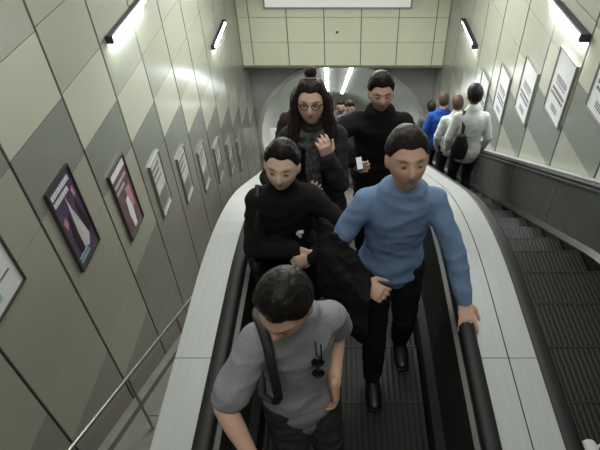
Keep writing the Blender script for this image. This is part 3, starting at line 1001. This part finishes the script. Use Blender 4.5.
for k in (-1, 1):
    tube(bm, [HP4(k*.031+.021*math.cos(a), -.098, .008+.016*math.sin(a)) for a in [2*PI*i/16 for i in range(17)]], [.0025]*17, segs=6)
    tube(bm, [HP4(k*.052, -.097, .012), HP4(k*.082, -.01, .010)], [.0025, .0025], segs=6)
tube(bm, [HP4(-.010, -.099, .010), HP4(.010, -.099, .010)], [.0025, .0025], segs=6)
part(p4, 'glasses', bm, glass_black)

# --- man in black
zs = stepz(3.18)
p5 = person('man in a black jacket with short dark hair, elbow out, behind the blue-sweatered man', (.262, 3.20, zs), 1.71, yaw=-.05, lean=5, side=0,
    head=(-5, 6, 0), width=1.0,
    hands={-1: dict(at=(.065, 2.88, 1.21+zs), hint=(-1, .1, .45), dir=(.6, -.5, -.1), palm=(.1, .8, -.1), thumb=-1, curl=.7),
           1: dict(at=(.42, 2.98, .95+zs), hint=(1, .4, -.2), dir=(-.3, -.6, -.3), palm=(-.6, .3, 0), thumb=1, curl=.5)},
    top=dict(name='jacket', mat=black_coat, infl=.032, hem=-.10, flare=.015, wr=.010, ws=6, collar=True), bottom=dict(mat=dk_denim), shoe=black_shoe,
    hair='short full beard', skin=(204, 162, 144), haircol=S(30, 26, 26))
bm = bmesh.new(); q = p5['spine'](.33)[0] + p5['fwd']*.150 + p5['rx']*.085
box(bm, q.x-.022, q.x+.022, q.y-.008, q.y+.02, q.z-.032, q.z+.032)
bo = part(p5, 'badge', bm, mat('badge_card', S(120, 140, 150), .5), smooth=False, bevel=.003); bo['label'] = 'pale blue-grey badge'

# --- things carried
def topmesh(name, bm, m, label, cat, **kw):
    return tag(bake(name, bm, m, None, **kw), label, cat)

# jacket over the blue man's forearm: folded slab with hanging folds
E_, W_, _ = p2['arms'][-1]
bm = bmesh.new()
E2 = E_+V((-.02,0,0)); 
for t_, dx in ((-.15, 0), (0., 0), (.25, 0), (.5, 0), (.75, 0), (.95, 0)):
    c = E2.lerp(W_, t_)
    ax = (W_-E_).normalized()
    f = V((0,-1,0))
    Ln = .36 - .10*abs(t_-.4)
    tube(bm, [c+V((0,.12,-Ln*.8)), c+V((0,.095,-.08)), c+V((0,.01,.085)), c+V((0,-.095,.0)), c+V((-.01,-.12,-Ln*.6)), c+V((-.01,-.09,-Ln))],
         [(.045,.018), (.055,.022), (.058,.024), (.055,.026), (.06,.03), (.05,.02)], side=ax, segs=14)
topmesh('folded_jacket', bm, black_cloth, 'black jacket draped over the forearm of the blue-sweatered man', 'jacket', voxel=.008, smooth_it=4, wr=.012, wscale=7, origin=c.copy())

# black shoulder bag on woman in black (image left hip)
bm = bmesh.new()
o_ = p3['P'] + V((-.17, -.07, -.07))
tube(bm, [o_+V((0,0,-.12)), o_+V((0,0,0)), o_+V((0,0,.11))], [(.07,.14), (.075,.15), (.045,.13)], side=(1,0,0), segs=20)
bg = empty('handbag', tuple(o_), 'black soft handbag hanging at the side of the woman with clasped hands', 'bag')
x = bake('bag_body', bm, leather, bg, voxel=.009, smooth_it=3, origin=o_, wr=.006)
bm = bmesh.new(); sp = p3['sh'][-1]
tube(bm, [V((0,-.1,.10)), sp-o_+V((0,-.095,-.05)), sp-o_+V((.01,-.01,.105)), sp-o_+V((0,.10,-.05)), V((0,.1,.10))], [(.014,.005)]*5, side=(1,0,0), segs=8)
link('strap', bm, leather, bg, smooth=True)

# backpack of the grey T-shirt man, strap over his right shoulder
sp = p1['sh'][-1]; bpk = p1['spine'](.19)[0] - p1['fwd']*.215
bag = empty('backpack', tuple(bpk), 'dark backpack with one strap over the shoulder of the grey T-shirt man', 'backpack')
bm = bmesh.new()
tube(bm, [bpk+V((0,0,-.17)), bpk, bpk+V((0,0,.15))], [(.12,.05), (.13,.06), (.10,.045)], side=(1,0,0), segs=20)
bake('pack_body', bm, leather, bag, voxel=.01, smooth_it=3, origin=bpk, wr=.004)
bm = bmesh.new(); R1 = p1
def on1(t, lat, f): return R1['spine'](t)[0] + R1['rx']*lat + R1['fwd']*f - bpk
pts = [on1(.40, -.10, -.16), on1(.465, -.118, -.075), on1(.500, -.118, .0), on1(.470, -.118, .078), on1(.40, -.122, .126), on1(.30, -.120, .138), on1(.22, -.118, .130), on1(.15, -.128, .105), on1(.10, -.165, .02), on1(.10, -.13, -.12)]
tube(bm, pts, [(.018, .006)]*len(pts), side=(1,0,0), segs=10)
link('strap', bm, leather, bag, smooth=True)

# sunglasses hanging from the neckline
c = p1['spine'](.36)[0] + p1['fwd']*.142 + p1['rx']*.04
sg = empty('sunglasses', tuple(c), 'dark sunglasses hanging from the neckline of the grey T-shirt', 'sunglasses')
bm = bmesh.new()
for dz in (.026, -.044):
    ellipsoid(bm, (0, -.004, dz), (.025, .008, .030), nu=14, nv=8)
link('lens', bm, glass_black, sg, smooth=True)
bm = bmesh.new()
tube(bm, [(0, -.004, .008), (0, -.004, -.022)], [.004, .004], segs=8)
tube(bm, [(.014, 0, .045), (.012, .02, .10)], [.003, .003], segs=8); tube(bm, [(.014, 0, .045), (-.004, .01, .05), (-.008, .03, .10)], [.003]*3, segs=8)
link('sunglasses_frame', bm, glass_black, sg, smooth=True)

# phones
def phone(p, rot, label, lit=False):
    t = empty('phone', tuple(p), label, 'phone'); t.rotation_euler = rot; t.scale = (.62, .62, .62)
    bm = bmesh.new(); box(bm, -.035, .035, -.004, .004, -.07, .07); link('case', bm, glass_black, t, bevel=.006)
    bm = bmesh.new(); box(bm, -.031, .031, -.0052, -.0042, -.064, .064)
    link('screen', bm, mat('phone_screen_lit' if lit else 'phone_screen', S(210, 215, 220) if lit else S(40, 42, 46), .2, emit=(.9,.95,1) if lit else None, estr=.25 if lit else 0), t)
W5 = p5['arms'][-1][1]
phone(W5+V((.05, -.06, .02)), (-.6, 0, .3), 'small phone with a bright face in the hand of the man in black', True)

# --- small heads further down the left escalator
far = dict(res=.010)
zs = stepz(4.75)
person('dark-haired person in dark clothes half hidden behind the long-haired woman', (-.43, 4.75, zs), 1.70, head=(5, 0, 0),
    top=dict(name='coat', mat=cl('plum_cloth', 60, 44, 46), infl=.03, wr=.008), bottom=dict(mat=black_cloth), shoe=black_shoe, hair='short full', skin=(170, 130, 116), **far)
zs = stepz(9.1)
person('tiny distant person in grey low on the left escalator', (-.02, 9.1, zs), 1.72, head=(5, 0, 0),
    top=dict(name='coat', mat=grey_jacket, infl=.02), bottom=dict(mat=black_cloth), shoe=black_shoe, hair='short', skin=(180, 140, 125), **far)
zs = stepz(7.2)
person('distant person in a pale top partly behind the man in black', (.12, 7.2, zs), 1.60, head=(5, 0, 0),
    top=dict(name='coat', mat=grey_jacket, infl=.02), bottom=dict(mat=black_cloth), shoe=black_shoe, hair='short', skin=(180, 140, 125), **far)

# --- people going down on the right, backs to the camera
def down(label, x, y, h, top, hair, haircol, bot=dk_denim, res=.009, **kw):
    return person(label, (x, y, stepz(y)), h, yaw=PI, lean=2, head=(4, 0, 0), top=top, bottom=dict(mat=bot), shoe=black_shoe,
        hair=hair, haircol=haircol, skin=(196, 158, 140), res=res, **kw)
p8 = down('man in a white shirt seen from behind with a black bag on his shoulder', 1.64, 5.75, 1.86, dict(name='shirt', mat=shirt_white, infl=.013, wr=.004, ws=6, collar=True), 'short full', S(24, 20, 20), width=.98)
down('man with light brown hair and off-white shirt, beyond the shirted man with the bag', 1.74, 6.95, 1.76, dict(name='shirt', mat=shirt_white2, infl=.014, wr=.005, collar=True), 'short', S(76, 62, 52))
down('person in a bright blue shirt seen from behind going down', 1.70, 7.75, 1.84, dict(name='shirt', mat=blue_shirt, infl=.022), 'short', S(70, 58, 50))
down('farthest dark-haired person in a grey jacket on the right escalator', 1.74, 8.95, 1.70, dict(name='jacket', mat=grey_jacket, infl=.022), 'short full', S(28, 26, 26))
# black shoulder bag with strap
q = p8['spine'](.18)[0] + V((-.13, -.16, -.06))
bg = empty('shoulder_bag', tuple(q), 'black shoulder bag on the back of the white-shirted man', 'bag')
bm = bmesh.new(); tube(bm, [q+V((0,0,-.17)), q, q+V((0,0,.14))], [(.10,.045), (.115,.055), (.07,.035)], side=(1,0,0), segs=18)
bake('bag_body', bm, leather, bg, voxel=.01, smooth_it=3, origin=q, wr=.006)
bm = bmesh.new(); sp = p8['sh'][-1] if (p8['sh'][-1]-q).length < (p8['sh'][1]-q).length else p8['sh'][1]
sp = V((min(p8['sh'][-1].x, p8['sh'][1].x)+.06, sp.y, sp.z)) 
tube(bm, [V((0,0,.1)), sp-q+V((0,-.125,-.08)), sp-q+V((0,-.02,.10)), sp-q+V((0,.12,-.05)), sp-q+V((-.05,.15,-.3))], [(.022,.006)]*5, side=(1,0,0), segs=8)
link('strap', bm, leather, bg, smooth=True)

# --- person stepping on at the right, only the white shoes reach the picture
person('person in white shoes stepping on at the lower right corner', (1.56, 1.12, 0), 1.72, yaw=PI, feet={-1: (1.50, 1.16, 0), 1: (1.41, 1.18, 0)},
    top=dict(name='jacket', mat=grey_jacket, infl=.02), bottom=dict(mat=dk_denim), shoe=white_shoe, hair='short', skin=(190, 150, 130), res=.009)

# ------------------------------------------------------------------ lights
def area(name, loc, size, energy, col=(1,1,1), rot=(0,0,0), sy=None):
    l = bpy.data.lights.new(name, 'AREA'); l.energy = energy; l.color = col; l.size = size
    if sy: l.shape = 'RECTANGLE'; l.size_y = sy
    o = bpy.data.objects.new(name, l); C.objects.link(o); o.location = loc; o.rotation_euler = rot
    return o
warm = (1.0, 1.0, .95)
area('overhead_fill', (0, -.5, 6.1), 2.5, 105, warm, sy=2.0)  # unseen soft fill, here and the next two, added for overall brightness
area('overhead_fill', (0, 4.0, 6.1-SL*4.0), 3.0, 85, warm, (-math.radians(30), 0, 0), 2.5)
area('overhead_fill', (0, 8.6, 6.1-SL*8.6), 3.0, 300, warm, (-math.radians(30), 0, 0), 2.5)
area('tunnel_lamp', (0, YE+1.4, CAMZ-8.6+1.3-.9), 1.0, 90, (1, 1, .97), (-math.radians(30), 0, 0), 2.0)
area('tunnel_lamp', (-.2, YE+6, CAMZ-8.6+1.3-3.9), 1.0, 110, (1, 1, .97), (-math.radians(30), 0, 0), 3.0)
w = bpy.data.worlds.new('world'); bpy.context.scene.world = w; w.use_nodes = True
w.node_tree.nodes['Background'].inputs[0].default_value = (.5, .52, .48, 1)
w.node_tree.nodes['Background'].inputs[1].default_value = .05

# ------------------------------------------------------------------ camera
cam = bpy.data.cameras.new('camera'); co = bpy.data.objects.new('camera', cam); C.objects.link(co)
cam.sensor_width = 36; cam.lens = 36*519/600
cam.shift_x = -(342-300)/600
co.location = (0, 0, CAMZ); co.rotation_euler = (math.radians(90-42.5), 0, 0)
cam.clip_start = .05
bpy.context.scene.camera = co
sc = bpy.context.scene
sc.view_settings.view_transform = 'Standard'
sc.view_settings.look = 'None'
sc.view_settings.exposure = 0
